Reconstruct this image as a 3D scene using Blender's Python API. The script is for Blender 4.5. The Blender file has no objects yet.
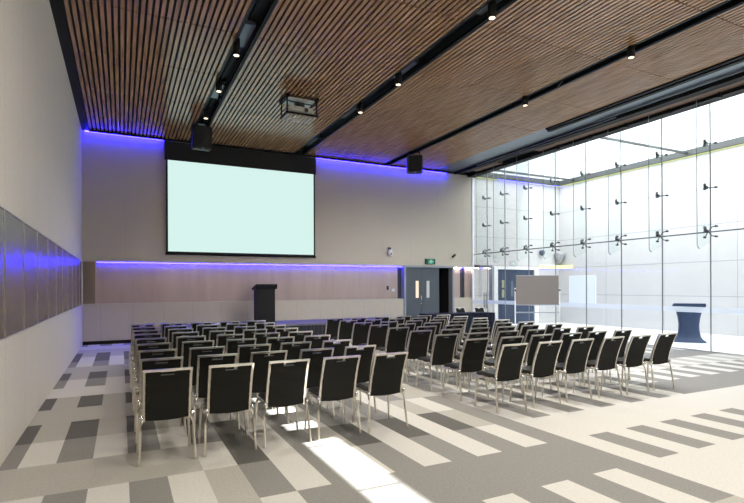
import bpy, bmesh, math, random
from mathutils import Vector, Matrix, Euler
random.seed(7)
SC = bpy.context.scene
COL = SC.collection
PI = math.pi

# ------------------------------------------------------------------ materials
def new_mat(name):
    m = bpy.data.materials.new(name); m.use_nodes = True
    nt = m.node_tree; nt.nodes.clear()
    out = nt.nodes.new('ShaderNodeOutputMaterial')
    return m, nt, out

def mat(name, col, rough=.5, metal=0., var=0., scale=20., bump=0., stretch=None, spec=.5, sheen=0., lines=None, coat=0.):
    """Principled surface with noise colour variation; lines=(axis, pitch, offset, width, factor) draws panel joints."""
    m, nt, out = new_mat(name)
    N, L = nt.nodes, nt.links
    p = N.new('ShaderNodeBsdfPrincipled')
    p.inputs['Roughness'].default_value = rough
    p.inputs['Metallic'].default_value = metal
    p.inputs['Specular IOR Level'].default_value = spec
    p.inputs['Sheen Weight'].default_value = sheen
    p.inputs['Coat Weight'].default_value = coat
    p.inputs['Base Color'].default_value = (*col, 1)
    L.new(p.outputs[0], out.inputs[0])
    geo = N.new('ShaderNodeNewGeometry')
    colsock = None
    if var or bump:
        mp = N.new('ShaderNodeMapping')
        mp.inputs['Scale'].default_value = stretch or (1, 1, 1)
        L.new(geo.outputs['Position'], mp.inputs[0])
        nz = N.new('ShaderNodeTexNoise'); nz.inputs['Scale'].default_value = scale
        nz.inputs['Detail'].default_value = 5
        L.new(mp.outputs[0], nz.inputs[0])
        if var:
            mr = N.new('ShaderNodeMapRange')
            mr.inputs['From Min'].default_value = .3; mr.inputs['From Max'].default_value = .7
            mr.inputs['To Min'].default_value = 1 - var; mr.inputs['To Max'].default_value = 1 + var
            L.new(nz.outputs[0], mr.inputs[0])
            mx = N.new('ShaderNodeVectorMath'); mx.operation = 'SCALE'
            mx.inputs[0].default_value = col
            L.new(mr.outputs[0], mx.inputs['Scale'])
            colsock = mx.outputs[0]
        if bump:
            b = N.new('ShaderNodeBump'); b.inputs['Strength'].default_value = bump
            b.inputs['Distance'].default_value = .01
            L.new(nz.outputs[0], b.inputs['Height']); L.new(b.outputs[0], p.inputs['Normal'])
    if lines:
        for ax, pitch, off, w, fac in lines:
            sp = N.new('ShaderNodeSeparateXYZ'); L.new(geo.outputs['Position'], sp.inputs[0])
            a = N.new('ShaderNodeMath'); a.operation = 'SUBTRACT'; a.inputs[1].default_value = off
            L.new(sp.outputs[ax], a.inputs[0])
            q = N.new('ShaderNodeMath'); q.operation = 'FLOORED_MODULO'; q.inputs[1].default_value = pitch
            L.new(a.outputs[0], q.inputs[0])
            c = N.new('ShaderNodeMath'); c.operation = 'LESS_THAN'; c.inputs[1].default_value = w
            L.new(q.outputs[0], c.inputs[0])
            mr2 = N.new('ShaderNodeMapRange'); mr2.inputs['To Min'].default_value = 1; mr2.inputs['To Max'].default_value = fac
            L.new(c.outputs[0], mr2.inputs[0])
            mx2 = N.new('ShaderNodeVectorMath'); mx2.operation = 'SCALE'
            if colsock: L.new(colsock, mx2.inputs[0])
            else: mx2.inputs[0].default_value = col
            L.new(mr2.outputs[0], mx2.inputs['Scale'])
            colsock = mx2.outputs[0]
    if colsock: L.new(colsock, p.inputs['Base Color'])
    return m

def emit(name, col, strength):
    m, nt, out = new_mat(name)
    e = nt.nodes.new('ShaderNodeEmission')
    e.inputs[0].default_value = (*col, 1); e.inputs[1].default_value = strength
    nt.links.new(e.outputs[0], out.inputs[0])
    return m

def glass(name, tint, refl=1.0):
    m, nt, out = new_mat(name)
    N, L = nt.nodes, nt.links
    t = N.new('ShaderNodeBsdfTransparent'); t.inputs[0].default_value = (*tint, 1)
    g = N.new('ShaderNodeBsdfGlossy'); g.inputs['Roughness'].default_value = .02
    f = N.new('ShaderNodeFresnel'); f.inputs['IOR'].default_value = 1.35
    k = N.new('ShaderNodeMath'); k.operation = 'MULTIPLY'; k.inputs[1].default_value = refl
    mx = N.new('ShaderNodeMixShader')
    L.new(f.outputs[0], k.inputs[0]); L.new(k.outputs[0], mx.inputs[0])
    L.new(t.outputs[0], mx.inputs[1]); L.new(g.outputs[0], mx.inputs[2]); L.new(mx.outputs[0], out.inputs[0])
    return m

def frosted(name, col, opac):
    m, nt, out = new_mat(name)
    N, L = nt.nodes, nt.links
    t = N.new('ShaderNodeBsdfTransparent')
    d = N.new('ShaderNodeBsdfDiffuse'); d.inputs[0].default_value = (*col, 1)
    tr = N.new('ShaderNodeBsdfTranslucent'); tr.inputs[0].default_value = (*col, 1)
    a = N.new('ShaderNodeMixShader'); a.inputs[0].default_value = .5
    L.new(d.outputs[0], a.inputs[1]); L.new(tr.outputs[0], a.inputs[2])
    b = N.new('ShaderNodeMixShader'); b.inputs[0].default_value = opac
    L.new(t.outputs[0], b.inputs[1]); L.new(a.outputs[0], b.inputs[2]); L.new(b.outputs[0], out.inputs[0])
    return m

M = {}
FAB = (.63, .60, .535)
M['fabric_left'] = mat('woven_wall_fabric', FAB, .9, var=.05, scale=60, stretch=(1, .3, 1), bump=.15, lines=[(1, 1.05, .55, .012, .82)])
M['fabric_back'] = mat('wall_panel_beige', (.545, .50, .42), .8, var=.03, scale=50, bump=.05, lines=[(0, 1.2, .1, .012, .9)])
M['lower_panel'] = mat('lower_wall_panel', (.50, .46, .385), .6, var=.02, scale=8, lines=[(0, .83, .29, .012, .78)])
M['veneer_left'] = mat('glossy_veneer', (.16, .125, .095), .27, var=.08, scale=3, stretch=(1, 1, .15), metal=.1, spec=.4)
M['veneer_back'] = mat('satin_pink_veneer', (.46, .37, .325), .30, var=.08, scale=4, stretch=(1, 1, .1), metal=.5)
M['veneer_brown'] = mat('plain_brown_veneer', (.27, .205, .15), .45, var=.08, scale=5, stretch=(1, 1, .15))
M['joint_metal'] = mat('satin_joint_strip', (.55, .50, .45), .35, metal=.8)
M['wood'] = mat('ceiling_timber', (.39, .22, .11), .20, var=.30, scale=2.2, stretch=(9, .6, 1), spec=.8)
M['wood_board'] = mat('soffit_timber', (.20, .115, .07), .5, var=.2, scale=3, stretch=(6, .6, 1))
M['pale_slat'] = mat('pale_slat_timber', (.50, .46, .36), .5, var=.15, scale=6)
M['black'] = mat('matt_black', (.007, .0075, .008), .6, spec=.22)
M['black_soft'] = mat('black_masking_cloth', (.016, .017, .018), .85, var=.2, scale=30)
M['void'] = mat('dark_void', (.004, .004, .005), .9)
M['track'] = mat('dark_blue_grey_metal', (.055, .065, .075), .4, metal=.4)
M['steel_grey'] = mat('grey_blue_soffit_metal', (.20, .235, .27), .35, metal=.6, var=.06, scale=3)
M['alu'] = mat('champagne_aluminium', (.78, .73, .65), .30, metal=1., var=.04, scale=40)
M['upholstery'] = mat('black_upholstery', (.0115, .0115, .0098), .8, var=.15, scale=200, bump=.05, spec=.25)
M['seat_vinyl'] = mat('black_seat_vinyl', (.016, .016, .015), .33, var=.15, scale=200, bump=.05, spec=.6)
M['rubber'] = mat('black_rubber', (.01, .01, .01), .7)
M['chrome'] = mat('polished_steel', (.75, .76, .78), .18, metal=1.)
M['spider'] = mat('dark_steel_fitting', (.10, .11, .12), .35, metal=.8)
M['silicone'] = mat('grey_silicone_joint', (.20, .215, .22), .6)
M['white_paint'] = mat('white_paint', (.80, .80, .79), .5, var=.015, scale=6)
M['atrium_panel'] = mat('white_wall_cladding', (.50, .50, .495), .45, var=.02, scale=3)
M['atrium_joint'] = mat('cladding_joint', (.33, .34, .35), .6)
M['ledge'] = mat('grey_ledge_metal', (.055, .06, .06), .55, metal=.2)
M['atrium_floor'] = mat('pale_stone_tile', (.72, .73, .75), .35, var=.03, scale=4, lines=[(0, .9, .1, .008, .85), (1, .9, .1, .008, .85)])
M['door_grey'] = mat('slate_grey_door', (.075, .092, .112), .5, var=.03, scale=3)
M['door_navy'] = mat('navy_door', (.035, .055, .105), .45, var=.05, scale=3)
M['frame_grey'] = mat('grey_door_frame', (.30, .33, .37), .45)
M['slit_warm'] = emit('lit_corridor_pane', (1., .78, .58), 1.1)
M['slit_pale'] = emit('pale_corridor_pane', (.62, .66, .66), .75)
M['slit_yellow'] = emit('yellow_corridor_pane', (.72, .75, .45), .8)
M['led_blue'] = emit('blue_led', (.010, .007, 1.), 105.)
M['led_blue_soft'] = emit('blue_led_dim', (.02, .015, 1.), 30.)
M['led_yellow'] = emit('yellow_led', (.95, 1., .45), .95)
M['led_warm'] = emit('pink_backlight', (1., .80, .70), 1.2)
M['wash_yellow'] = emit('yellow_wall_light', (1., .93, .45), 1.6)
M['lamp_glow'] = emit('lamp_lens', (1., .80, .55), 2.6)
M['screen'] = emit('lit_projection_screen', (.63, .845, .79), 1.0)
M['navy_cloth'] = mat('navy_table_cloth', (.008, .011, .024), .85, var=.15, scale=30, spec=.2)
M['blue_cloth'] = mat('blue_stretch_cover', (.014, .034, .088), .65, var=.12, scale=12)
M['stage_top'] = mat('dark_stage_carpet', (.10, .095, .13), .55, var=.1, scale=60)
M['stage_skirt'] = mat('dark_pleated_skirt', (.012, .013, .019), .85, var=.15, scale=25)
M['lectern'] = mat('black_lectern_laminate', (.0065, .007, .0075), .55, var=.1, scale=20, spec=.25)
M['pin_board'] = mat('grey_brown_pinboard', (.18, .165, .155), .8, var=.03, scale=40, bump=.05)
M['white_metal'] = mat('white_coated_metal', (.78, .80, .82), .4)
M['speaker'] = mat('speaker_cabinet', (.016, .017, .018), .6, var=.1, scale=40)
M['speaker_grey'] = mat('dark_grey_speaker_cabinet', (.06, .07, .075), .5, var=.1, scale=40)
M['projector'] = mat('projector_shell', (.72, .78, .75), .4)
M['sign_dark'] = mat('sign_dark_green', (.015, .05, .04), .4)
M['sign_green'] = emit('sign_green_lit', (.06, .42, .26), .75)
M['sign_white'] = emit('sign_white_lit', (.75, .95, .85), .8)
M['pale_white'] = mat('pale_white_surface', (.62, .68, .72), .3)
M['glass'] = glass('clear_glass', (.965, .98, .975), .45)
M['fin'] = glass('fin_glass', (.96, .985, .98), .08)
M['band'] = frosted('frosted_band', (.80, .86, .95), .62)
M['opal'] = frosted('opal_glazing', (.50, .52, .53), .97)
# carpet planks
M['cp0'] = mat('carpet_cream', (.60, .592, .562), .95, var=.06, scale=45, bump=.2)
M['cp1'] = mat('carpet_light_grey', (.42, .41, .375), .95, var=.08, scale=45, bump=.2)
M['cp2'] = mat('carpet_mid_grey', (.245, .243, .232), .95, var=.10, scale=45, bump=.2)
M['cp3'] = mat('carpet_dark_grey', (.115, .113, .104), .95, var=.12, scale=45, bump=.2)

# ------------------------------------------------------------------ mesh builder
class MB:
    def __init__(s): s.v = []; s.f = []; s.m = []; s.sm = []
    def _add(s, vs, fs, mi=0, smooth=False):
        o = len(s.v); s.v += [tuple(x) for x in vs]
        for f in fs: s.f.append([i + o for i in f]); s.m.append(mi); s.sm.append(smooth)
    def box(s, x0, x1, y0, y1, z0, z1, mi=0):
        vs = [(x, y, z) for z in (z0, z1) for y in (y0, y1) for x in (x0, x1)]
        s._add(vs, [(0, 2, 3, 1), (4, 5, 7, 6), (0, 1, 5, 4), (2, 6, 7, 3), (0, 4, 6, 2), (1, 3, 7, 5)], mi); return s
    def obox(s, c, size, rot=(0, 0, 0), mi=0):
        R = Euler(rot).to_matrix(); c = Vector(c); h = Vector(size) / 2
        vs = [c + R @ Vector((x * h.x, y * h.y, z * h.z)) for z in (-1, 1) for y in (-1, 1) for x in (-1, 1)]
        s._add(vs, [(0, 2, 3, 1), (4, 5, 7, 6), (0, 1, 5, 4), (2, 6, 7, 3), (0, 4, 6, 2), (1, 3, 7, 5)], mi); return s
    def tube(s, pts, r, seg=8, phase=0., mi=0, smooth=True, ref=None):
        P = [Vector(p) for p in pts]; n = len(P); rings = []
        rr = r if isinstance(r, (list, tuple)) else [r] * n
        ref = Vector(ref) if ref else None
        for i in range(n):
            t0 = (P[i] - P[i-1]).normalized() if i else (P[1] - P[0]).normalized()
            t1 = (P[i+1] - P[i]).normalized() if i < n-1 else t0
            t = (t0 + t1).normalized()
            up = ref or (Vector((0, 0, 1)) if abs(t.z) < .9 else Vector((0, 1, 0)))
            a = t.cross(up).normalized(); b = a.cross(t).normalized()
            k = 1 / max(.5, t.dot(t1))
            bend = (t1 - t0)
            bend = bend.normalized() if bend.length > 1e-5 else None
            ring = []
            for j in range(seg):
                an = phase + 2 * PI * j / seg
                d = a * math.cos(an) + b * math.sin(an)
                if bend is not None: d = d + bend * d.dot(bend) * (k - 1)
                ring.append(P[i] + d * rr[i])
            rings.append(ring)
        vs = [v for g in rings for v in g]; fs = []
        for i in range(n - 1):
            for j in range(seg):
                fs.append((i*seg + j, i*seg + (j+1) % seg, (i+1)*seg + (j+1) % seg, (i+1)*seg + j))
        s._add(vs, fs, mi, smooth)
        s._add(rings[0], [tuple(reversed(range(seg)))], mi); s._add(rings[-1], [tuple(range(seg))], mi); return s
    def prism(s, poly, h0, h1, axis='z', mi=0, xf=None):
        """extrude polygon; axis y: poly is (x,z), axis x: poly is (y,z)"""
        def pt(a, b, h):
            p = {'z': (a, b, h), 'y': (a, h, b), 'x': (h, a, b)}[axis]
            return xf(*p) if xf else p
        n = len(poly)
        vs = [pt(a, b, h0) for a, b in poly] + [pt(a, b, h1) for a, b in poly]
        fs = [tuple(range(n)), tuple(range(2*n - 1, n - 1, -1))] + [(i, i + n, (i+1) % n + n, (i+1) % n) for i in range(n)]
        s._add(vs, fs, mi); return s
    def lathe(s, prof, c=(0, 0, 0), seg=20, mi=0, smooth=True):
        vs = []; fs = []; n = len(prof)
        for r, z in prof:
            for j in range(seg):
                a = 2*PI*j/seg; vs.append((c[0] + r*math.cos(a), c[1] + r*math.sin(a), c[2] + z))
        for i in range(n-1):
            for j in range(seg): fs.append((i*seg+j, i*seg+(j+1) % seg, (i+1)*seg+(j+1) % seg, (i+1)*seg+j))
        s._add(vs, fs, mi, smooth)
        s._add(vs[:seg], [tuple(reversed(range(seg)))], mi); s._add(vs[-seg:], [tuple(range(seg))], mi); return s
    def build(s, name, mats, parent=None, origin=(0, 0, 0), bevel=0., bseg=2):
        me = bpy.data.meshes.new(name)
        o = Vector(origin)
        me.from_pydata([Vector(v) - o for v in s.v], [], s.f)
        for m_ in (mats if isinstance(mats, (list, tuple)) else [mats]): me.materials.append(m_)
        for p, mi, sm in zip(me.polygons, s.m, s.sm): p.material_index = mi; p.use_smooth = sm
        bm = bmesh.new(); bm.from_mesh(me); bmesh.ops.recalc_face_normals(bm, faces=bm.faces)
        if bevel: 
            bmesh.ops.bevel(bm, geom=[e for e in bm.edges if e.calc_face_angle(0) > .5], offset=bevel, segments=bseg, affect='EDGES', clamp_overlap=True)
        bm.to_mesh(me); bm.free()
        ob = bpy.data.objects.new(name, me); COL.objects.link(ob); ob.location = o
        if parent: ob.parent = parent
        return ob

def tag(o, label=None, cat=None, group=None, kind=None):
    if label: o['label'] = label
    if cat: o['category'] = cat
    if group: o['group'] = group
    if kind: o['kind'] = kind
    return o
def empty(name, loc=(0, 0, 0), rz=0, **k):
    o = bpy.data.objects.new(name, None); COL.objects.link(o)
    o.location = loc; o.rotation_euler = (0, 0, rz); o.empty_display_size = .1
    return tag(o, **k)
def struct(mb, name, mats, label=None, cat=None, parent=None):
    o = mb.build(name, mats, parent)
    return tag(o, label, cat, kind='structure')
def copy_tree(o, parent=None):
    c = o.copy(); COL.objects.link(c)
    if parent: c.parent = parent
    for ch in list(o.children): copy_tree(ch, c)
    return c

# ------------------------------------------------------------------ the room
XL, XG, XA = -.98, 12.6, 17.34      # left wall, glass wall, far atrium wall
D, YR = 16.3, -4.0                  # back wall, wall behind the camera
H = 6.05
ZB0, ZB1 = 1.16, 2.35               # veneer band

# carpet: planks laid along the room, one face each
PX, PY = .295, .80
def plank(k, j):
    r = random.Random(k * 917 + j * 131).random()
    if k < 6:                                   # beside the panelled wall
        odd = k % 2
        t = {0: (1, 0), 1: (2, 0), 2: (1, 1), 3: (2, 0), 4: (3, 1), 5: (1, 1), 6: (3, 1), 7: (0, 0), 8: (2, 0), 9: (3, 1),
             10: (1, 1), 11: (2, 0), 12: (3, 0)}
        a, b = t.get(j, ((2, 0), (3, 1), (1, 1), (0, 0))[j % 4])
        if j == 2: return {3: 1, 4: 0, 5: 3}.get(k, 1)
        if j == 1 and k >= 4: return {4: 1, 5: 2}[k]
        if j == 3 and k == 5: return 3
        return a if not odd else b
    if k < 16:                                  # middle
        odd = k % 2
        if j == 0: return 2
        if j == 1: return 2 if odd else 0
        if j == 2: return (2 if r < .6 else 3) if odd else (0 if r < .55 else 1)
        if j == -1: return 2 if odd else 0
        return (2 if r < .7 else 1) if odd else (0 if r < .6 else 1)
    odd = k % 2                                 # towards the glass wall
    if j in (1, -1): return 0
    if j == 0: return 2 if odd else 0
    if j == 2: return 2 if (k > 27 or odd) else 0
    if j == 3: return 2 if odd else 0
    if j == 4: return 0 if odd else 1
    if j == 5: return 2
    return ((2, 0), (0, 0), (0, 2), (2, 2))[j % 4][odd]
mb = MB()
vid = {}
xs = sorted({max(XL - .02, min(XG, -.54 + PX * i)) for i in range(-3, 60)})
ys = sorted({max(YR, min(D, 3.02 + PY * i)) for i in range(-12, 24)})
for xi in range(len(xs) - 1):
    for yi in range(len(ys) - 1):
        xm = (xs[xi] + xs[xi+1]) / 2; ym = (ys[yi] + ys[yi+1]) / 2
        k = math.floor((xm + .54) / PX); j = math.floor((ym - 3.02) / PY)
        mb._add([(xs[xi], ys[yi], 0), (xs[xi+1], ys[yi], 0), (xs[xi+1], ys[yi+1], 0), (xs[xi], ys[yi+1], 0)], [(0, 1, 2, 3)], plank(k, j))
mb.box(XL - .02, XG, YR, D, -.12, -.004, 1)
struct(mb, 'floor', [M['cp0'], M['cp1'], M['cp2'], M['cp3']], 'carpet of cream and grey planks laid across the hall', 'floor')

# left wall: fabric above and below a glossy veneer band
mb = MB()
mb.box(XL - .2, XL, YR, D + .3, 0, ZB0 - .02); mb.box(XL - .2, XL, YR, D + .3, ZB1, H + .3)
wl = struct(mb, 'wall_left', M['fabric_left'], 'long beige fabric wall with a glossy veneer band', 'wall')
mb = MB(); mb.box(XL - .2, XL - .006, YR, D + .1, ZB0 - .02, ZB1)
tag(mb.build('veneer_band', M['veneer_left'], wl), 'glossy brown veneer band')
mb = MB(); y = YR + .55 - (YR % 1.05)
y = 5.79 - 1.05 * 9
while y < D - .3:
    mb.box(XL - .03, XL + .001, y - .008, y + .008, ZB0 - .02, ZB1); y += 1.05
mb.box(XL - .03, XL + .004, YR, D, ZB1 - .006, ZB1 + .006); mb.box(XL - .03, XL + .004, YR, D, ZB0 - .026, ZB0 - .014)
mb.build('joint_strip', M['joint_metal'], wl)

# back wall with recessed band
mb = MB()
mb.box(XL, 9.40, D, D + .3, ZB1, H + .3); mb.box(9.40, 11.68, D, D + .3, 2.40, H + .3); mb.box(11.68, XG, D, D + .3, ZB1, H + .3)
mb.box(XL, XG, D + .1, D + .3, ZB0, ZB1, 0) if False else None
wb = struct(mb, 'wall_back', M['fabric_back'], 'tall beige wall behind the screen with a backlit band', 'wall')
mb = MB(); mb.box(XL, 9.40, D, D + .3, .1, ZB0); mb.box(11.68, XG, D, D + .3, .1, ZB0)
tag(mb.build('lower_panelling', M['lower_panel'], wb), 'pale lower wall panels')
mb = MB(); mb.box(XL, -.64, D - .002, D + .3, ZB0, ZB1)
tag(mb.build('end_panel', M['veneer_brown'], wb), 'plain brown end panel')
mb = MB(); mb.box(-.64, 9.20, D + .10, D + .3, ZB0, ZB1); 
tag(mb.build('recessed_band', M['veneer_back'], wb), 'pink veneer band in the recess')
mb = MB(); mb.box(-.66, -.63, D - .005, D + .10, ZB0, ZB1); mb.box(-.64, 9.2, D - .004, D + .1, ZB0 - .02, ZB0 + .004)
mb.build('recess_trim', M['joint_metal'], wb)
mb = MB(); mb.box(9.2, 9.40, D + .16, D + .3, ZB0, ZB1); mb.box(12.04, 12.26, D + .16, D + .3, ZB0, ZB1)
mb.build('dark_reveal', mat('dark_reveal_panel', (.035, .035, .05), .5), wb)
mb = MB(); mb.box(-.62, 9.18, D + .045, D + .08, ZB1 - .016, ZB1 - .002)
tag(mb.build('led_strip', M['led_blue'], wb), 'bright blue light strip')
mb = MB(); mb.box(9.21, 9.39, D + .03, D + .07, ZB1 - .03, ZB1 - .004); mb.box(12.05, 12.25, D + .03, D + .07, ZB1 - .03, ZB1 - .004)
mb.build('led_strip', M['led_blue_soft'], wb)
mb = MB(); mb.box(11.68, 12.04, D + .10, D + .3, ZB0, ZB1); mb.box(12.26, XG - .03, D + .10, D + .3, ZB0, ZB1)
tag(mb.build('lit_panel', M['veneer_back'], wb), 'pink lit panels beside the door')
mb = MB(); mb.box(11.69, 12.03, D + .03, D + .07, ZB1 - .025, ZB1 - .004); mb.box(12.27, XG - .04, D + .03, D + .07, ZB1 - .025, ZB1 - .004)
mb.build('led_strip', emit('warm_led', (1., .80, .72), 50.), wb)
tag(MB().box(XL, 9.40, D - .015, D + .3, 0, .1).box(11.68, XG, D - .015, D + .3, 0, .1).build('baseboard_back', M['black']), 'black skirting along the back wall', 'baseboard', kind='structure')
# ceiling cove light on the back wall
mb = MB(); mb.box(-.90, 1.14, D - .085, D - .045, H - .055, H - .03); mb.box(5.96, 11.3, D - .085, D - .045, H - .055, H - .03)
tag(mb.build('cove_led', M['led_blue'], wb), 'blue cove light under the ceiling')
# wall behind camera, right wall behind the glass
struct(MB().box(XL - .2, XA + .3, YR - .2, YR, 0, 8.4), 'wall_rear', M['fabric_back'], 'plain wall behind the camera', 'wall')

# door in the back wall
d1 = empty('door_1', (9.42, D, 0), label='slate grey double door with two slit windows, one leaf ajar', cat='door', kind='structure')
mb = MB(); mb.box(0, .08, -.02, .25, 0, 2.40); mb.box(2.18, 2.26, -.02, .25, 0, 2.40); mb.box(.08, 2.18, -.02, .25, 2.33, 2.40)
mb.build('door_frame', M['frame_grey'], d1)
for x0, x1, sx, mt in ((.08, .80, .545, 'slit_warm'), (.805, 1.60, 1.03, 'slit_pale')):
    mb = MB(); mb.box(x0, sx, .06, .11, .01, 2.33); mb.box(sx + .14, x1, .06, .11, .01, 2.33)
    mb.box(sx, sx + .14, .06, .11, .01, 1.18); mb.box(sx, sx + .14, .06, .11, 1.82, 2.33)
    lf = mb.build('door_leaf', M['door_grey'], d1)
    MB().box(sx, sx + .14, .075, .095, 1.18, 1.82).build('door_pane', M[mt], lf)
mb = MB(); mb.tube([(.76, .05, .95), (.76, .0, .95), (.76, .0, 1.25), (.76, .05, 1.25)], .012); mb.build('door_handle', M['chrome'], d1)
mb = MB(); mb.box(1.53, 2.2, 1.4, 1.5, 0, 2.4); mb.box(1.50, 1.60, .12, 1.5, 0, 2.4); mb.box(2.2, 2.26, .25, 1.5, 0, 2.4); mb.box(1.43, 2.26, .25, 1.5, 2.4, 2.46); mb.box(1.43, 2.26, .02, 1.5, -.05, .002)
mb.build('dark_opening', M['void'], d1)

# ------------------------------------------------------------------ ceiling
slots = [(1.85, 2.19), (5.15, 5.52), (8.50, 8.80)]
zones = [(-.80, 1.85), (2.19, 5.15), (5.52, 8.50), (8.80, 10.75)]
cross = [YR] + [y for y in (-3.05, -1.05, .95, 2.95, 4.95, 6.88, 8.97, 10.9, 12.9, 14.9)] + [D - .13]
mb = MB()
for x0, x1 in zones:
    n = round((x1 - x0) / .098); p = (x1 - x0) / n
    for i in range(n):
        xa = x0 + p * i + p * .2; xb = xa + p * .6
        for a, b in zip(cross, cross[1:]): mb.box(xa, xb, a + .012, b - .012, H, H + .045)
cl = struct(mb, 'ceiling', M['wood'], 'slatted timber ceiling with dark track slots', 'ceiling')
mb = MB(); 
for x0, x1 in zones: mb.box(x0, x1, YR, D - .12, H + .05, H + .10)
tag(mb.build('ceiling_backing', mat('dark_ceiling_backing', (.022, .015, .010), .8), cl), 'dark backing between the slats')
struct(MB().box(XL, -.80, YR, D, H - .01, H + .1), 'trim_1', M['black'], 'black strip between ceiling and panelled wall', 'trim')
struct(MB().box(-.80, XG, D - .13, D - .10, H - .06, H + .1).box(-.80, XG, D - .10, D, H + .02, H + .1), 'trim_2', M['black'], 'black strip between ceiling and screen wall', 'trim')
for i, (a, b) in enumerate(slots):
    mb = MB(); mb.box(a, b, YR, D - .13, H + .24, H + .28); mb.box(a - .01, a, YR, D - .13, H - .012, H + .28); mb.box(b, b + .01, YR, D - .13, H - .012, H + .28)
    t = struct(mb, 'trim_%d' % (3 + i), M['track'], ['dark lighting slot nearest the panelled wall', 'dark lighting slot in the middle of the ceiling', 'dark lighting slot nearest the glass wall'][i], 'trim')
    mid = (a + b) / 2
    mb = MB(); mb.box(mid - .02, mid + .02, YR + .2, D - .3, H + .19, H + .24); mb.box(b - .05, b - .005, YR, D - .2, H - .004, H + .05); mb.box(a + .005, a + .04, YR, D - .2, H - .004, H + .05)
    mb.build('lighting_track', M['black'], t)
    mb = MB()
    y = 3.
    while y < 15: mb.box(a + .05, b - .06, y, y + .9, H + .12, H + .2); y += 2.9
    mb.build('cable_tray', M['steel_grey'], t)
# bulkhead by the glass
mb = MB(); mb.box(10.75, 11.68, YR, D - .1, H + .02, H + .3)
bk = struct(mb, 'trim_6', M['steel_grey'], 'grey blue metal soffit beside the glass wall', 'trim')
mb = MB(); mb.box(10.76, 10.82, YR, 10.6, H - .03, H + .02); mb.box(10.93, 11.05, YR, 10.7, H - .03, H + .02); mb.box(10.82, 10.93, YR, 10.6, H + .0, H + .02)
mb.box(11.66, 11.72, YR, D - .1, H - .08, H + .1)
mb.build('blind_slot', M['black'], bk)
mb = MB(); mb.tube([(11.5, YR, H - .02), (11.5, 9.5, H - .02)], .02); mb.tube([(11.62, 9.0, H - .04), (11.62, D - 1.5, H - .04)], .018)
mb.build('conduit', M['steel_grey'], bk)
mb = MB(); mb.box(11.68, 12.35, YR, D, H + .05, H + .3); mb.box(12.35, XG + .05, YR, D, H - .10, H + .3); mb.box(11.68, 12.04, YR, D, H - .03, H + .05)
y = YR
while y < D: mb.box(12.30, 12.40, y, y + .06, H - .13, H - .02); y += 1.2
bm_ = struct(mb, 'trim_7', M['black'], 'black beam over the glass wall', 'trim')
mb = MB(); mb.box(12.05, 12.34, YR, 12.4, H - .02, H + .05); mb.box(12.05, 12.34, 14.2, 15.6, H - .02, H + .05)
mb.build('timber_soffit', M['wood_board'], bm_)
# roof slab keeps the sky out
struct(MB().box(XL - .3, 12.55, YR - .2, D + .3, H + .32, H + .5), 'roof', M['black'], 'roof slab over the hall', 'roof')

# ------------------------------------------------------------------ glass wall
joints = [D - .02, 15.40, 14.40, 13.20, 12.0, 10.80, 9.60, 8.40, 7.20, 6.0, 4.8, 3.6, 2.4, 1.2, 0., -1.2, -2.4, YR]
ZR = 2.88
w1 = empty('window_1', (XG, 7.2, 0), label='tall frameless glass wall with spider fittings and fins', cat='glass wall', kind='structure')
def g(mb, name, m_): 
    o = mb.build(name, m_, w1, origin=(0, 0, 0)); o.location = (-XG, -7.2, 0); return o
for a, b in zip(joints, joints[1:]):
    for z0, z1 in ((.03, ZR), (ZR, H - .08)):
        g(MB().box(XG - .006, XG + .006, b + .008, a - .008, z0 + .005, z1 - .005), 'glass_pane', M['glass'])
    g(MB().box(XG - .010, XG + .008, b + .02, a - .02, .94, 1.075), 'frosted_band', M['band'])
for y in joints[1:-1]:
    g(MB().box(XG - .012, XG + .012, y - .010, y + .010, .03, H - .08), 'glass_joint', M['silicone'])
    # fin with rounded lower corner
    pr = [(XG - .015, H - .05), (XG - .015, 2.62)]
    x_in = XG - .53
    for q in range(7):
        an = q / 6 * PI / 2
        pr.append((x_in + .10 - .10 * math.sin(an), 2.47 + .10 - .10 * math.cos(an)))
    pr.append((x_in, H - .05))
    fn = g(MB().prism(pr, y - .008, y + .008, 'y'), 'glass_fin', M['fin'])
    e = MB()
    pts = [(p[0], y, p[1]) for p in pr[2:]]
    e.tube(pts, .008, 6)
    g(e, 'fin_edge', M['silicone'])
    def spider(z, four):
        s = MB()
        s.obox((XG - .17, y, z), (.07, .05, .07)); s.tube([(XG - .17, y, z), (XG - .10, y, z)], .016)
        s.obox((XG - .17, y, z), (.12, .03, .03)); s.lathe([(.001, -.05), (.03, -.05), (.03, .05), (.001, .05)], (XG - .17, y + .03, z + .05), 10)
        arms = [(-1, 1), (1, 1), (-1, -1), (1, -1)] if four else [(-1, 0), (1, 0)]
        for dy, dz in arms:
            q = (XG - .03, y + dy * .13, z + dz * .12)
            s.tube([(XG - .10, y, z), ((XG - .07), y + dy * .07, z + dz * .10), q, (XG + .03, q[1], q[2])], .012)
            s.tube([(XG - .03, q[1], q[2]), (XG - .008, q[1], q[2])], .028, 10)
            s.tube([(XG + .008, q[1], q[2]), (XG + .03, q[1], q[2])], .024, 10)
        g(s, 'spider_fitting', M['spider'])
    spider(4.97, False); spider(3.92, False); spider(ZR, True)
g(MB().tube([(XG + .03, YR, ZR), (XG + .03, D - .02, ZR)], .016), 'tie_rod', M['spider'])
g(MB().box(XG - .03, XG + .03, YR, D, 0, .03), 'floor_channel', M['chrome'])
g(MB().box(XG - .04, XG + .04, D - .03, D, 0, H - .05), 'end_mullion', M['white_metal'])
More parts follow.
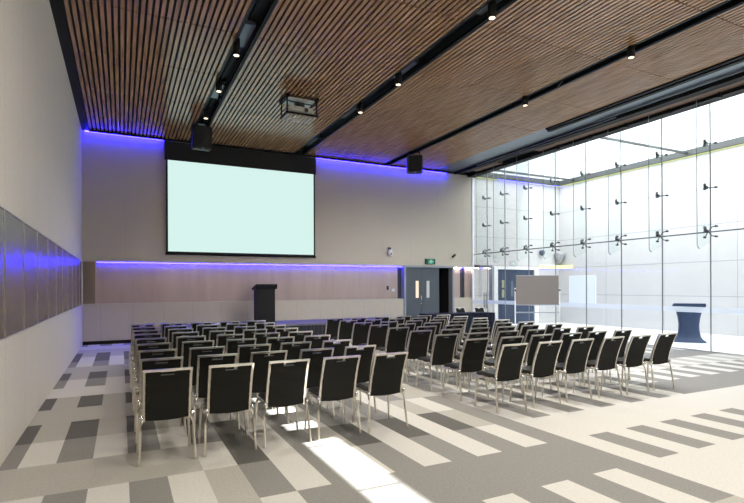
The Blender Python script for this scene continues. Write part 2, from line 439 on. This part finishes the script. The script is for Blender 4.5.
for y in (15.52, 15.40):
    g(MB().tube([(XG - .012, y, .80), (XG - .07, y, .80), (XG - .07, y, .74), (XG - .07, y, 1.36), (XG - .07, y, 1.30), (XG - .012, y, 1.30)][2:4], .016).tube([(XG, y, .85), (XG - .07, y, .85)], .012).tube([(XG, y, 1.25), (XG - .07, y, 1.25)], .012), 'pull_handle', M['spider'])

# ------------------------------------------------------------------ atrium beyond the glass
struct(MB().box(XG, XA + .3, YR, D + .3, -.12, 0), 'floor_atrium', M['atrium_floor'], 'pale stone floor beyond the glass', 'floor')
ZLED = 6.12
mb = MB(); mb.box(XA, XA + .3, YR, D + .3, 0, ZLED)
wa = struct(mb, 'wall_right', M['atrium_panel'], 'white clad wall beyond the glass', 'wall')
mb = MB()
for z in (1.24, 2.39, 3.60, 4.81): mb.box(XA - .004, XA + .01, YR, D, z - .012, z + .012)
y = D - 2.4
while y > YR: mb.box(XA - .003, XA + .01, y - .006, y + .006, 0, ZLED); y -= 2.4
mb.build('cladding_joint', M['atrium_joint'], wa)
mb = MB(); mb.box(XG, 13.62, D, D + .3, 0, ZLED); mb.box(16.1, XA + .3, D, D + .3, 0, ZLED); mb.box(13.62, 16.1, D, D + .3, 2.42, ZLED)
we = struct(mb, 'wall_end', M['atrium_panel'], 'white clad end wall around the navy doors', 'wall')
mb = MB()
for z in (3.60, 4.81): mb.box(XG, XA, D - .004, D + .01, z - .012, z + .012)
mb.box(XG, XA, D - .004, D + .01, 2.44, 2.46); mb.box(XG, 13.62, D - .004, D + .01, 1.23, 1.25); mb.box(16.1, XA, D - .004, D + .01, 1.23, 1.25)
mb.build('cladding_joint', M['atrium_joint'], we)
mb = MB(); mb.box(13.42, 13.58, D - .006, D + .02, 1.0, 2.36); mb.build('dark_reveal', M['door_navy'], we)
mb = MB(); mb.box(XA - .14, XA, YR, D, ZLED - .12, ZLED + .08); mb.box(XG + .1, XA, D - .14, D, ZLED - .12, ZLED + .08)
tl = struct(mb, 'trim_8', M['ledge'], 'grey ledge running round the atrium walls', 'trim')
mb = MB(); mb.box(XA - .05, XA - .01, YR, D - .05, ZLED - .15, ZLED - .125); mb.box(XG + .2, XA - .05, D - .05, D - .01, ZLED - .15, ZLED - .125)
tag(mb.build('led_strip', M['led_yellow'], tl), 'yellow green light under the ledge')
# opal clerestory above the ledge and tie beams
ZC = 8.43  # unseen top edge, height set so sunlight falls as a floor strip
w2 = empty('window_2', (XA + .26, 8, ZLED), label='bright opal glazing above the grey ledge', cat='glazing', kind='structure')
def g2(mb, name, m_):
    o = mb.build(name, m_, w2); o.location = (-(XA + .26), -8, -ZLED); return o
y = D + .3
while y > YR:
    y1 = max(YR, y - 2.4)
    g2(MB().box(XA + .25, XA + .27, y1, y, ZLED + .05, ZC), 'opal_pane', M['opal'])
    g2(MB().box(XA + .22, XA + .30, y1 - .02, y1 + .02, ZLED + .05, ZC), 'mullion', M['white_metal']); y = y1
for x0, x1 in ((XG - .05, 14.2), (14.2, 15.8), (15.8, XA + .25)):
    g2(MB().box(x0, x1, D + .24, D + .26, ZLED + .05, ZC), 'opal_pane', M['opal'])
    g2(MB().box(x0 - .02, x0 + .02, D + .21, D + .29, ZLED + .05, ZC), 'mullion', M['white_metal'])
for y in (15.4, 10.6, 5.8, 1.0):
    struct(MB().box(XG + .05, XA + .2, y - .03, y + .03, 6.06, 6.13), 'beam', M['ledge'], 'slim grey tie beam across the atrium', 'beam')
# navy doors in the end wall
d2 = empty('door_2', (13.65, D, 0), label='navy double door in white frame beyond the glass', cat='door', kind='structure')
mb = MB(); mb.box(0, .20, -.03, .2, 0, 2.42); mb.box(2.22, 2.42, -.03, .2, 0, 2.42); mb.box(.2, 2.22, -.03, .2, 2.30, 2.42); mb.build('door_frame', M['white_paint'], d2)
for x0, sx in ((.20, .46), (1.215, .93)):
    x1 = x0 + 1.005
    if x0 > 1: sx = 1.32
    mb = MB(); mb.box(x0, sx, .04, .09, .01, 2.30); mb.box(sx + .15, x1, .04, .09, .01, 2.30); mb.box(sx, sx + .15, .04, .09, .01, 1.14); mb.box(sx, sx + .15, .04, .09, 1.86, 2.30); mb.box(sx, sx + .15, .04, .09, 1.46, 1.54)
    lf = mb.build('door_leaf', M['door_navy'], d2)
    MB().box(sx, sx + .15, .055, .075, 1.14, 1.46).build('door_pane', M['slit_yellow'], lf); MB().box(sx, sx + .15, .055, .075, 1.54, 1.86).build('door_pane', M['slit_yellow'], lf)
for x in (1.14, 1.29): MB().tube([(x, .04, 1.0), (x, -.03, 1.0), (x, -.03, 1.12), (x, .04, 1.12)], .014).build('door_handle', M['chrome'], d2)
# fittings on the atrium walls
o = empty('wall_washer', (16.14, D, 2.38), label='yellow light bar in the corner beside the navy doors', cat='light')
MB().box(0, 1.19, -.06, 0, -.02, .12).build('light_tube', M['wash_yellow'], o)
MB().box(0, 1.19, -.07, 0, .12, .15).build('housing', M['white_metal'], o)
MB().box(1.13, 1.19, -.75, -.06, -.02, .12).build('light_tube', M['wash_yellow'], o)
o = empty('door_canopy', (12.68, D, 2.36), label='dark navy bar high on the wall left of the navy doors', cat='wall fixture')
MB().box(0, .80, -.12, 0, 0, .09).build('housing', M['door_navy'], o, bevel=.008)
MB().box(.02, .72, -.10, -.02, -.02, 0).build('light_tube', M['led_yellow'], o)
MB().box(-.01, .12, -.16, 0, -.02, .10).build('end_cap', M['black'], o)
o = empty('dome_camera', (16.2, D - .12, 3.05), label='small blue black dome camera above the navy doors', cat='camera')
MB().lathe([(.02, -.14), (.09, -.10), (.11, -.02), (.11, .06), (.06, .10)], (0, 0, 0), 16).build('dome', M['door_navy'], o)
MB().box(-.03, .03, 0, .12, .0, .05).build('bracket', M['spider'], o)
o = empty('horn_speaker', (XA - .22, D - .22, 2.6), label='grey cone shaped speaker in the atrium corner', cat='speaker')
MB().lathe([(.03, 0), (.08, .05), (.20, .34), (.22, .42), (.20, .44), (.05, .30)], (0, 0, 0), 20).build('horn', mat('grey_horn', (.33, .34, .35), .4), o)
MB().box(0, .20, 0, .20, .12, .17).build('bracket', M['spider'], o)
o = empty('white_panel', (XA - .03, 14.4, .82), label='blank white panel on the atrium wall right of the pinboard', cat='board')  # plain white framed rectangle set flat on the wall
MB().box(0, .022, 0, 1.32, 0, 1.2).build('panel', M['pale_white'], o)
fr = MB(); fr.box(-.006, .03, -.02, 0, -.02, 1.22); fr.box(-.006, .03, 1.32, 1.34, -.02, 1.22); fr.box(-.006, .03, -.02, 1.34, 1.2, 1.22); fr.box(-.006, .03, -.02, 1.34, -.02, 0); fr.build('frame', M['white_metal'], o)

# ------------------------------------------------------------------ projection screen
sc = empty('projection_screen', (3.55, D - .10, 2.62), label='lit projection screen with black border hung on the back wall', cat='screen')
W2 = 2.345
MB().box(-W2 + .05, W2 - .05, -.004, .006, .07, 2.80).build('screen_surface', M['screen'], sc)
mb = MB(); mb.box(-W2, W2, .006, .06, 0, 3.3); mb.box(-W2, -W2 + .05, -.006, .006, .0, 2.8); mb.box(W2 - .05, W2, -.006, .006, .0, 2.8); mb.box(-W2, W2, -.006, .006, 0, .07)
mb.build('black_border', M['black_soft'], sc)
MB().box(-W2 - .04, W2 + .04, -.008, .02, 2.80, 3.36).build('masking_drop', M['black_soft'], sc)
MB().tube([(-W2 - .02, 0, .0), (W2 + .02, 0, .0)], .03, 12).build('bottom_bar', M['black'], sc)

# ------------------------------------------------------------------ stage, lectern, table
st = empty('stage', (4.72, 15.4, 0), label='low dark stage with pleated skirt along the back wall', cat='stage')
MB().box(-3.68, 3.68, -.88, .86, .44, .50).build('deck', M['stage_top'], st, bevel=.01)
mb = MB(); n = 240
def skirt(p0, p1, amp, n):
    pts = []
    for i in range(n + 1):
        t = i / n; q = Vector(p0).lerp(Vector(p1), t); nrm = Vector((p1[1]-p0[1], -(p1[0]-p0[0]))).normalized()
        q = q + nrm * (amp * math.sin(i * PI / 2)); pts.append(q)
    return pts
pts = skirt((-3.66, -.85), (3.66, -.85), .018, n)
vs = [(p.x, p.y, .01) for p in pts] + [(p.x, p.y, .44) for p in pts]
mb._add(vs, [(i, i+1, i+2+n, i+1+n) for i in range(n)], 0, True)
mb.box(-3.66, 3.66, -.82, .84, .02, .44)
mb.build('skirt', M['stage_skirt'], st)

lc = empty('lectern', (3.92, 15.3, .5), label='tall black lectern standing on the stage', cat='lectern')
mb = MB(); mb.box(-.28, .28, -.20, .20, .04, 1.06); mb.build('body', M['lectern'], lc, bevel=.012)
mb = MB(); mb.box(-.30, .30, -.23, .23, 0, .05); mb.build('plinth', M['lectern'], lc, bevel=.008)
mb = MB(); mb.prism([(-.30, 1.20), (-.30, 1.16), (-.24, 1.05), (.24, 1.02), (.28, 1.04), (.28, 1.08)], -.325, .325, 'x'); mb.build('reading_top', M['lectern'], lc, bevel=.006)

tb = empty('cloth_covered_table', (9.66, 13.28, 0), label='long table under a navy cloth in front of the grey door', cat='table')
mb = MB(); mb.box(-1.22, 1.22, -.37, .37, .715, .75); mb.build('table_top', M['navy_cloth'], tb, bevel=.012)
mb = MB(); ring = []
per = [(-1.21, -.36), (1.21, -.36), (1.21, .36), (-1.21, .36)]
pts = []
for i in range(4):
    a, b = per[i], per[(i+1) % 4]; L = math.dist(a, b); k = int(L / .05)
    pts += skirt(a, b, .012, k)[:-1]
n = len(pts)
vs = [(p.x * 1.01, p.y * 1.03, .01) for p in pts] + [(p.x, p.y, .72) for p in pts]
mb._add(vs, [(i, (i+1) % n, (i+1) % n + n, i + n) for i in range(n)], 0, True); mb.build('cloth_drop', M['navy_cloth'], tb)
for sx in (-1, 1):
    for sy in (-1, 1): MB().tube([(sx * 1.1, sy * .28, 0), (sx * 1.1, sy * .28, .71)], .018).build('leg', M['chrome'], tb)

# pinboard on a stand
bw = math.hypot(1.13, .56)
pb = empty('mobile_pinboard', (11.065, 11.25, 0), math.atan2(-.56, 1.13), label='grey brown pinboard on white stand before the glass wall', cat='board')
MB().box(-bw/2, bw/2, -.012, .012, 1.05, 1.91).build('panel', M['pin_board'], pb, bevel=.004)
MB().box(-bw/2 - .01, bw/2 + .01, -.016, .016, 1.905, 1.925).build('rim', M['frame_grey'], pb); MB().box(-bw/2 - .01, bw/2 + .01, -.016, .016, 1.035, 1.055).build('rim', M['frame_grey'], pb)
for s in (-1, 1):
    po = MB().tube([(s * (bw/2 + .03), 0, .05), (s * (bw/2 + .03), 0, 1.55)], .02).build('post', M['white_metal'], pb)
    MB().tube([(s * (bw/2 + .015), -.0, 1.48), (s * (bw/2 + .045), 0, 1.48)], .035, 12).build('pivot_knob', M['black'], po)
    MB().tube([(s * (bw/2 + .03), -.30, .06), (s * (bw/2 + .03), .30, .06)], .02).build('foot', M['white_metal'], pb)
    for q in (-.28, .28): MB().lathe([(.01, 0), (.028, .005), (.028, .045), (.01, .05)], (s * (bw/2 + .03), q, 0), 10).build('caster', M['black'], pb)
MB().tube([(-bw/2 - .03, 0, .82), (bw/2 + .03, 0, .82)], .018).build('crossbar', M['frame_grey'], pb)

# blue covered lectern in the atrium
bl = empty('covered_lectern', (14.48, 8.88, 0), math.radians(-54), label='flared blue covered lectern standing beyond the glass', cat='lectern')
mb = MB(); secs = [(0, .42, .34), (.03, .41, .33), (.08, .34, .27), (.16, .29, .23), (.32, .255, .20), (.50, .25, .19), (.68, .27, .20), (.85, .31, .22), (.98, .35, .25), (1.0, .35, .25)]
rings = []
for z, a, b in secs:
    q = []
    for j in range(32):
        an = 2 * PI * j / 32; c, s = math.cos(an), math.sin(an)
        q.append((a * math.copysign(abs(c) ** .45, c), b * math.copysign(abs(s) ** .45, s), z))
    rings.append(q)
vs = [p for r in rings for p in r]; fs = [(i*32 + j, i*32 + (j+1) % 32, (i+1)*32 + (j+1) % 32, (i+1)*32 + j) for i in range(len(rings)-1) for j in range(32)]
mb._add(vs, fs, 0, True); mb._add(rings[0], [tuple(reversed(range(32)))]); mb._add(rings[-1], [tuple(range(32))]); mb.build('stretch_cover', M['blue_cloth'], bl)
MB().prism([(-.28, 1.10), (-.28, 1.0), (.28, .985), (.28, 1.04)], -.39, .39, 'x').build('top', M['blue_cloth'], bl, bevel=.01)

# ------------------------------------------------------------------ ceiling fittings
def spot(loc, lens, label):
    o = empty('track_spotlight', loc, label=label, cat='spotlight', group='spotlights in the ceiling slots')
    MB().box(-.03, .03, -.05, .05, .10, .22).build('track_adapter', M['black'], o)
    h_ = MB().lathe([(.058, -.20), (.066, -.20), (.066, .10), (.05, .11)], (0, 0, 0), 20).build('housing', M['black'], o)
    MB().lathe([(.050, -.190), (.050, -.204)], (0, 0, 0), 20).build('lens', lens, o)
    return o
lampd = []
S_OFF = mat('unlit_lens', (.55, .53, .48), .3)
for x, y, on, lab in (
    (1.935, 9.53, 1, 'lit black spotlight in the left slot, first from the camera'),
    (1.94, 11.45, 1, 'lit black spotlight in the left slot, second from the camera'),
    (1.95, 13.42, 1, 'lit black spotlight just above the left hanging speaker'),
    (5.36, 6.41, 1, 'lit black spotlight in the middle slot at the top edge of the picture'),
    (5.32, 9.41, 1, 'lit black spotlight in the middle slot, second from the camera'),
    (5.32, 11.32, 1, 'dim spotlight in the middle slot near the projector lift'),
    (8.66, 6.37, 1, 'black spotlight in the right slot, nearest the camera'),
    (8.66, 9.17, 1, 'black spotlight in the right slot, farther from the camera')):
    x *= .984; y *= .984
    spot((x, y, H), M['lamp_glow'] if on else S_OFF, lab); lampd.append((x, y))
for x, y, lab in ((5.36, 14.2, 'small dark tilted spotlight in the middle slot near the screen'), (2.09, 12.3, 'small tilted spotlight between the second and third lamps of the left slot'), (8.6, 8.05, 'small dark spotlight between two larger ones in the right slot')):
    o = empty('small_spotlight', (x, y, H), label=lab, cat='spotlight')
    MB().box(-.015, .015, -.015, .015, .0, .24).build('stem', M['black'], o)
    MB().tube([(0, -.07, .03), (0, .06, -.04)], .035, 12).build('housing', M['black'], o)

def hung_speaker(loc, rz, tilt, size, m_, label):
    o = empty('hanging_speaker', loc, rz, label=label, cat='speaker')
    w, d_, h_ = size; R = Matrix.Rotation(tilt, 3, 'X')
    def tf(mbx): mbx.v = [tuple(R @ Vector(v)) for v in mbx.v]; return mbx
    tf(MB().box(-w/2, w/2, -d_/2, d_/2, -h_, 0)).build('cabinet', m_, o, bevel=.025, bseg=3)
    tf(MB().box(-w/2 + .03, w/2 - .03, -d_/2 - .008, -d_/2 + .01, -h_ + .07, -.03)).build('grille', M['black_soft'], o, bevel=.003)
    tf(MB().box(-.03, .03, -d_/2 - .012, -d_/2, -h_ + .025, -h_ + .04)).build('badge', M['chrome'], o)
    MB().tube([(-w/2 + .08, 0, -.02), (-w/2 + .08, 0, .10), (w/2 - .08, 0, .10), (w/2 - .08, 0, -.02)], .022).build('yoke', M['black'], o)
    MB().tube([(0, 0, .08), (0, 0, .36)], .03).build('drop_pole', M['black'], o)
    return o
hung_speaker((2.0, 14.5, 6.03), 0.1, .12, (.50, .34, .63), M['speaker'], 'black box speaker hanging from the left slot before the screen')
hung_speaker((8.66, 14.25, 5.93), -.45, .14, (.50, .40, .60), M['speaker_grey'], 'dark grey box speaker hanging from the right slot')

# projector lift
pj = empty('projector_lift', (3.80, 11.52, H), label='white projector in a black lift cage below the timber ceiling', cat='projector')
mb = MB()
for i in range(8): mb.box(-.37 + i * .095, -.31 + i * .095, -.24, .24, -.46, -.43)
mb.box(-.37, .37, -.24, .24, -.43, -.42)
mb.build('slatted_tray', M['pale_slat'], pj)
mb = MB(); mb.box(-.39, .39, -.26, -.23, -.43, -.39); mb.box(-.39, .39, .23, .26, -.43, -.39); mb.box(-.39, -.36, -.23, .23, -.43, -.39); mb.box(.36, .39, -.23, .23, -.43, -.39); mb.build('tray_frame', M['black'], pj)
for sx in (-.36, .36):
    for sy in (-.23, .23): MB().box(sx - .014, sx + .014, sy - .014, sy + .014, -.40, .06).build('lift_post', M['black'], pj)
    MB().box(sx - .035, sx + .035, -.32, .30, -.06, -.005).build('lift_rail', M['black'], pj)
bd = MB().box(-.30, .30, -.19, .20, -.37, -.21).build('projector_body', M['projector'], pj, bevel=.025, bseg=3)
MB().tube([(.12, -.21, -.29), (.12, -.17, -.29)], .045, 16).build('projector_lens', M['spider'], bd)
MB().box(-.32, .32, -.20, .22, -.07, -.03).build('mount_plate', M['projector'], pj)
MB().box(-.10, .12, -.06, .06, -.21, -.06).build('mount_arm', M['spider'], pj)
MB().tube([(-.33, -.21, -.13), (-.05, -.215, -.16), (.33, -.21, -.15)], .016).build('cable', M['spider'], pj)

# ------------------------------------------------------------------ wall fittings
es = empty('exit_sign', (10.55, D, 2.45), label='small green exit sign above the grey double door', cat='sign')
MB().box(-.22, .22, -.07, 0, 0, .21).build('housing', M['sign_dark'], es, bevel=.008)
MB().box(-.10, .14, -.075, -.068, .015, .185).build('lit_face', M['sign_green'], es)
mb = MB()
mb.tube([(.03, -.078, .158), (.03, -.0775, .158)], .014, 10)
mb.tube([(.02, -.077, .14), (.0, -.077, .095), (.03, -.077, .065), (.015, -.077, .03)], .008, 6); mb.tube([(0, -.077, .095), (-.03, -.077, .07), (-.06, -.077, .07)], .007, 6)
mb.tube([(.055, -.077, .095), (.03, -.077, .115), (.018, -.077, .135), (-.015, -.077, .135), (-.03, -.077, .11)], .006, 6)
mb.build('running_figure', M['sign_white'], es)
mb = MB(); mb.tube([(.12, -.077, .10), (.075, -.077, .10)], .006, 6); mb.tube([(.10, -.077, .12), (.12, -.077, .10), (.10, -.077, .08)], .006, 6); mb.build('arrow', M['sign_white'], es)
pc = empty('wall_camera', (8.79, D, 2.80), label='white rounded camera on dark bracket above the backlit band', cat='camera')
MB().box(-.04, .04, -.10, 0, .16, .24).build('bracket', M['spider'], pc)
MB().lathe([(.02, -.13), (.07, -.10), (.095, -.02), (.09, .06), (.05, .13)], (0, -.10, .03), 20).build('housing', M['white_paint'], pc)
MB().tube([(.0, -.19, .0), (0, -.205, .0)], .03, 12).build('camera_lens', M['black'], pc)
sc2 = empty('bullet_camera', (11.62, D, 2.78), label='small dark camera on the wall right of the exit sign', cat='camera')
MB().tube([(0, 0, .0), (0, -.08, .02)], .018).build('bracket', M['black'], sc2)
MB().tube([(.07, -.06, .06), (-.10, -.14, -.03)], .042, 12).build('housing', M['black'], sc2)
sw = empty('wall_switch', (8.78, D + .10, 1.56), label='small black control plate on the backlit band', cat='switch')
MB().box(-.04, .04, -.02, 0, -.07, .07).build('plate', M['black'], sw, bevel=.004)
MB().box(-.02, .02, -.026, -.018, -.02, .03).build('button', M['spider'], sw)
sw = empty('light_switch', (9.02, D + .10, 1.48), label='pale blue switch plate beside the grey door reveal', cat='switch')
MB().box(-.06, .06, -.015, 0, -.05, .05).build('plate', M['pale_white'], sw, bevel=.004)
MB().box(-.02, .02, -.02, -.013, -.02, .02).build('rocker', emit('switch_glow', (.55, .7, 1.), .9), sw)

# ------------------------------------------------------------------ chairs
def make_chair():
    r = empty('conference_chair')
    def back(z):                     # y of the reclined back at height z
        t = (z - .40) / .475
        return .055 - .075 * t - .085 * t * t
    # seat cushion
    mb = MB(); nx, prof = 8, [(.075, .412), (.07, .44), (.09, .468), (.20, .464), (.36, .470), (.44, .463), (.475, .44), (.47, .412)]
    mb.prism(prof, -.19, .19, 'x')
    mb.build('seat', M['seat_vinyl'], r, bevel=.012)
    # upholstered back with hand slot
    mb = MB()
    def slab(zs, x0, x1):
        n = len(zs); vs = []
        for z in zs:
            y = back(z); 
            for dx, dy in ((x0, -.006), (x1, -.006), (x1, .034), (x0, .034)): vs.append((dx, y + dy, z))
        fs = [(0, 1, 2, 3), (4*n-1, 4*n-2, 4*n-3, 4*n-4)]
        for i in range(n-1):
            for j in range(4): fs.append((4*i+j, 4*i+4+j, 4*i+4+(j+1) % 4, 4*i+(j+1) % 4))
        mb._add(vs, fs)
    slab([.385, .46, .55, .65, .74, .808], -.188, .188)
    slab([.805, .83, .852], -.188, -.058); slab([.805, .83, .852], .058, .188)
    # bowed lower edge
    mb.prism([(-.18, .387), (-.10, .377), (0, .373), (.10, .377), (.18, .387)], .052, .088, 'y')
    mb.build('backrest', M['upholstery'], r, bevel=.006)
    zs = [.378, .5, .6, .7, .79, .857]
    pl = [(-.198, back(z) + .012, z) for z in zs] + [(.198, back(z) + .012, z) for z in reversed(zs)]
    mb = MB(); mb.tube([(x, y, z) for x, y, z in pl], .0165, 4, PI/4, smooth=False, ref=(0, 1, 0)); mb.build('back_frame', M['alu'], r)
    mb = MB(); mb.tube([(-.060, back(.811) + .012, .811), (.060, back(.811) + .012, .811)], .009, 8); mb.build('hand_grip', M['spider'], r)
    for s in (-1, 1):
        MB().tube([(s*.203, .14, .418), (s*.211, .065, .408), (s*.219, .035, .375), (s*.225, .022, .30), (s*.240, -.02, .012)], [.0135, .0135, .0135, .013, .0115], 8).tube([(s*.240, -.02, .012), (s*.240, -.02, 0)], .0125, 8).build('leg', M['alu'], r)
        MB().tube([(s*.203, .30, .418), (s*.211, .375, .408), (s*.219, .40, .375), (s*.225, .41, .30), (s*.240, .43, .012)], [.0135, .0135, .0135, .013, .0115], 8).tube([(s*.240, .43, .012), (s*.240, .43, 0)], .0125, 8).build('leg', M['alu'], r)
        MB().tube([(s*.199, .05, .405), (s*.199, .44, .405)], .012, 4, PI/4, smooth=False).build('side_rail', M['alu'], r)
        MB().lathe([(.004, -.022), (.018, -.014), (.022, 0), (.018, .014), (.004, .022)], (s*.219, .035, .42), 10).build('linking_bracket', M['chrome'], r)
    for y in (.10, .36): MB().tube([(-.205, y, .40), (.205, y, .40)], .010, 8).build('stretcher', M['alu'], r)
    return r
ORD = ['', 'second', 'third', 'fourth', 'fifth', 'sixth', 'seventh', 'eighth', 'ninth', 'tenth', 'eleventh']
def rowname(j, n): return ('rear row' if j == 0 else 'front row by stage' if j == n - 1 else ORD[j] + ' row from the rear')
proto = None
def chair(x, y, rz, label, group):
    global proto
    if proto is None: proto = make_chair(); o = proto
    else: o = copy_tree(proto)
    o.location = (x, y, 0); o.rotation_euler = (0, 0, rz)
    tag(o, label, 'chair', group); return o
rj = random.Random(3)
LX = [.38, .94, 1.52, 2.09, 2.665]; NL = 9
for j in range(NL):
    for i, x in enumerate(LX):
        seat = ['seat nearest panelled wall', 'second seat from panelled wall', 'middle seat of five', 'second seat from aisle', 'aisle seat'][i]
        chair(x + rj.uniform(-.008, .008), 4.99 + .78 * j + rj.uniform(-.012, .012), rj.uniform(-.012, .012),
              'black chair in left block, %s, %s' % (rowname(j, NL), seat), 'chairs in the left seating block')
RX = [4.48, 5.09, 5.70, 6.31, 6.91, 7.51]; NR = 9
for j in range(NR):
    for i, x in enumerate(RX):
        seat = ['aisle seat', 'second seat from aisle', 'third seat from aisle', 'third seat from glass', 'second seat from glass', 'seat nearest glass'][i]
        chair(x + rj.uniform(-.01, .01), 5.02 + .75 * j + rj.uniform(-.015, .015), rj.uniform(-.02, .02),
              'black chair in right block, %s, %s' % (rowname(j, NR), seat), 'chairs in the right seating block')
chair(10.52, 14.28, PI + .03, 'black chair behind the navy table, nearer the grey door', 'chairs behind the navy table')
chair(11.28, 14.2, PI - .05, 'black chair at the glass wall end of the navy table', 'chairs behind the navy table')

# ------------------------------------------------------------------ light
def light(kind, name, loc, energy, col, rot=(0, 0, 0), **k):
    l = bpy.data.lights.new(name, kind); l.energy = energy; l.color = col
    for a, b in k.items(): setattr(l, a, b)
    o = bpy.data.objects.new(name, l); COL.objects.link(o); o.location = loc; o.rotation_euler = rot
    return o
s = .5419
light('SUN', 'sun', (30, 5, 20), 30., (1., .97, .93), (0, math.atan(1 / s), 0), angle=math.radians(.15))
for x, y in lampd:
    light('SPOT', 'spot_beam', (x, y, H - .24), 80 if x < 3 else (400 if x < 7 else 760), (1., .925, .81) if x < 7 else (.97, .98, 1.), rot=(math.radians(0 if x < 7 else 26), 0, 0), spot_size=math.radians(120), spot_blend=.7, shadow_soft_size=.05)
# added unseen fill lights in the slots, behind and beside the camera
for x in (2.03, 5.36, 8.66):
    for y in (-2.6, .2, 3.2):
        light('AREA', 'slot_fill', (x, y, H + .05), (90, 95, 25)[(x > 3) + (x > 7)], (1., .925, .81) if x < 7 else (.97, .98, 1.), shape='RECTANGLE', size=.2, size_y=1.6)
# daylight enters through the open top of the atrium
po = light('AREA', 'sky_portal', ((XG + XA) / 2 + .1, (D + YR) / 2, ZC), 0, (1, 1, 1), (0, 0, 0), shape='RECTANGLE', size=XA - XG + .4, size_y=D - YR)
po.data.cycles.is_portal = True
w = bpy.data.worlds.new('sky'); SC.world = w; w.use_nodes = True
bg = w.node_tree.nodes['Background']; bg.inputs[0].default_value = (.93, .965, 1., 1); bg.inputs[1].default_value = 8.5

# ------------------------------------------------------------------ camera
cam = bpy.data.cameras.new('camera'); co = bpy.data.objects.new('camera', cam); COL.objects.link(co)
cam.sensor_width = 36; cam.lens = 505 / 744 * 36; cam.shift_y = (286.9 - 251.5) / 744
R = Euler((PI/2, 0, -math.radians(26.4))).to_matrix() @ Matrix.Rotation(-.0044, 3, 'Z')
co.matrix_world = Matrix.Translation((0, 0, 1.6)) @ R.to_4x4()
cam.clip_start = .05
SC.camera = co
SC.view_settings.view_transform = 'Standard'; SC.view_settings.look = 'None'
SC.view_settings.gamma = 1; SC.view_settings.use_curve_mapping = False
SC.view_settings.exposure = .1
SC.cycles.max_bounces = 10; SC.cycles.diffuse_bounces = 6; SC.cycles.glossy_bounces = 4; SC.cycles.transparent_max_bounces = 32
SC.cycles.caustics_reflective = False; SC.cycles.caustics_refractive = False
SC.cycles.sample_clamp_indirect = 8
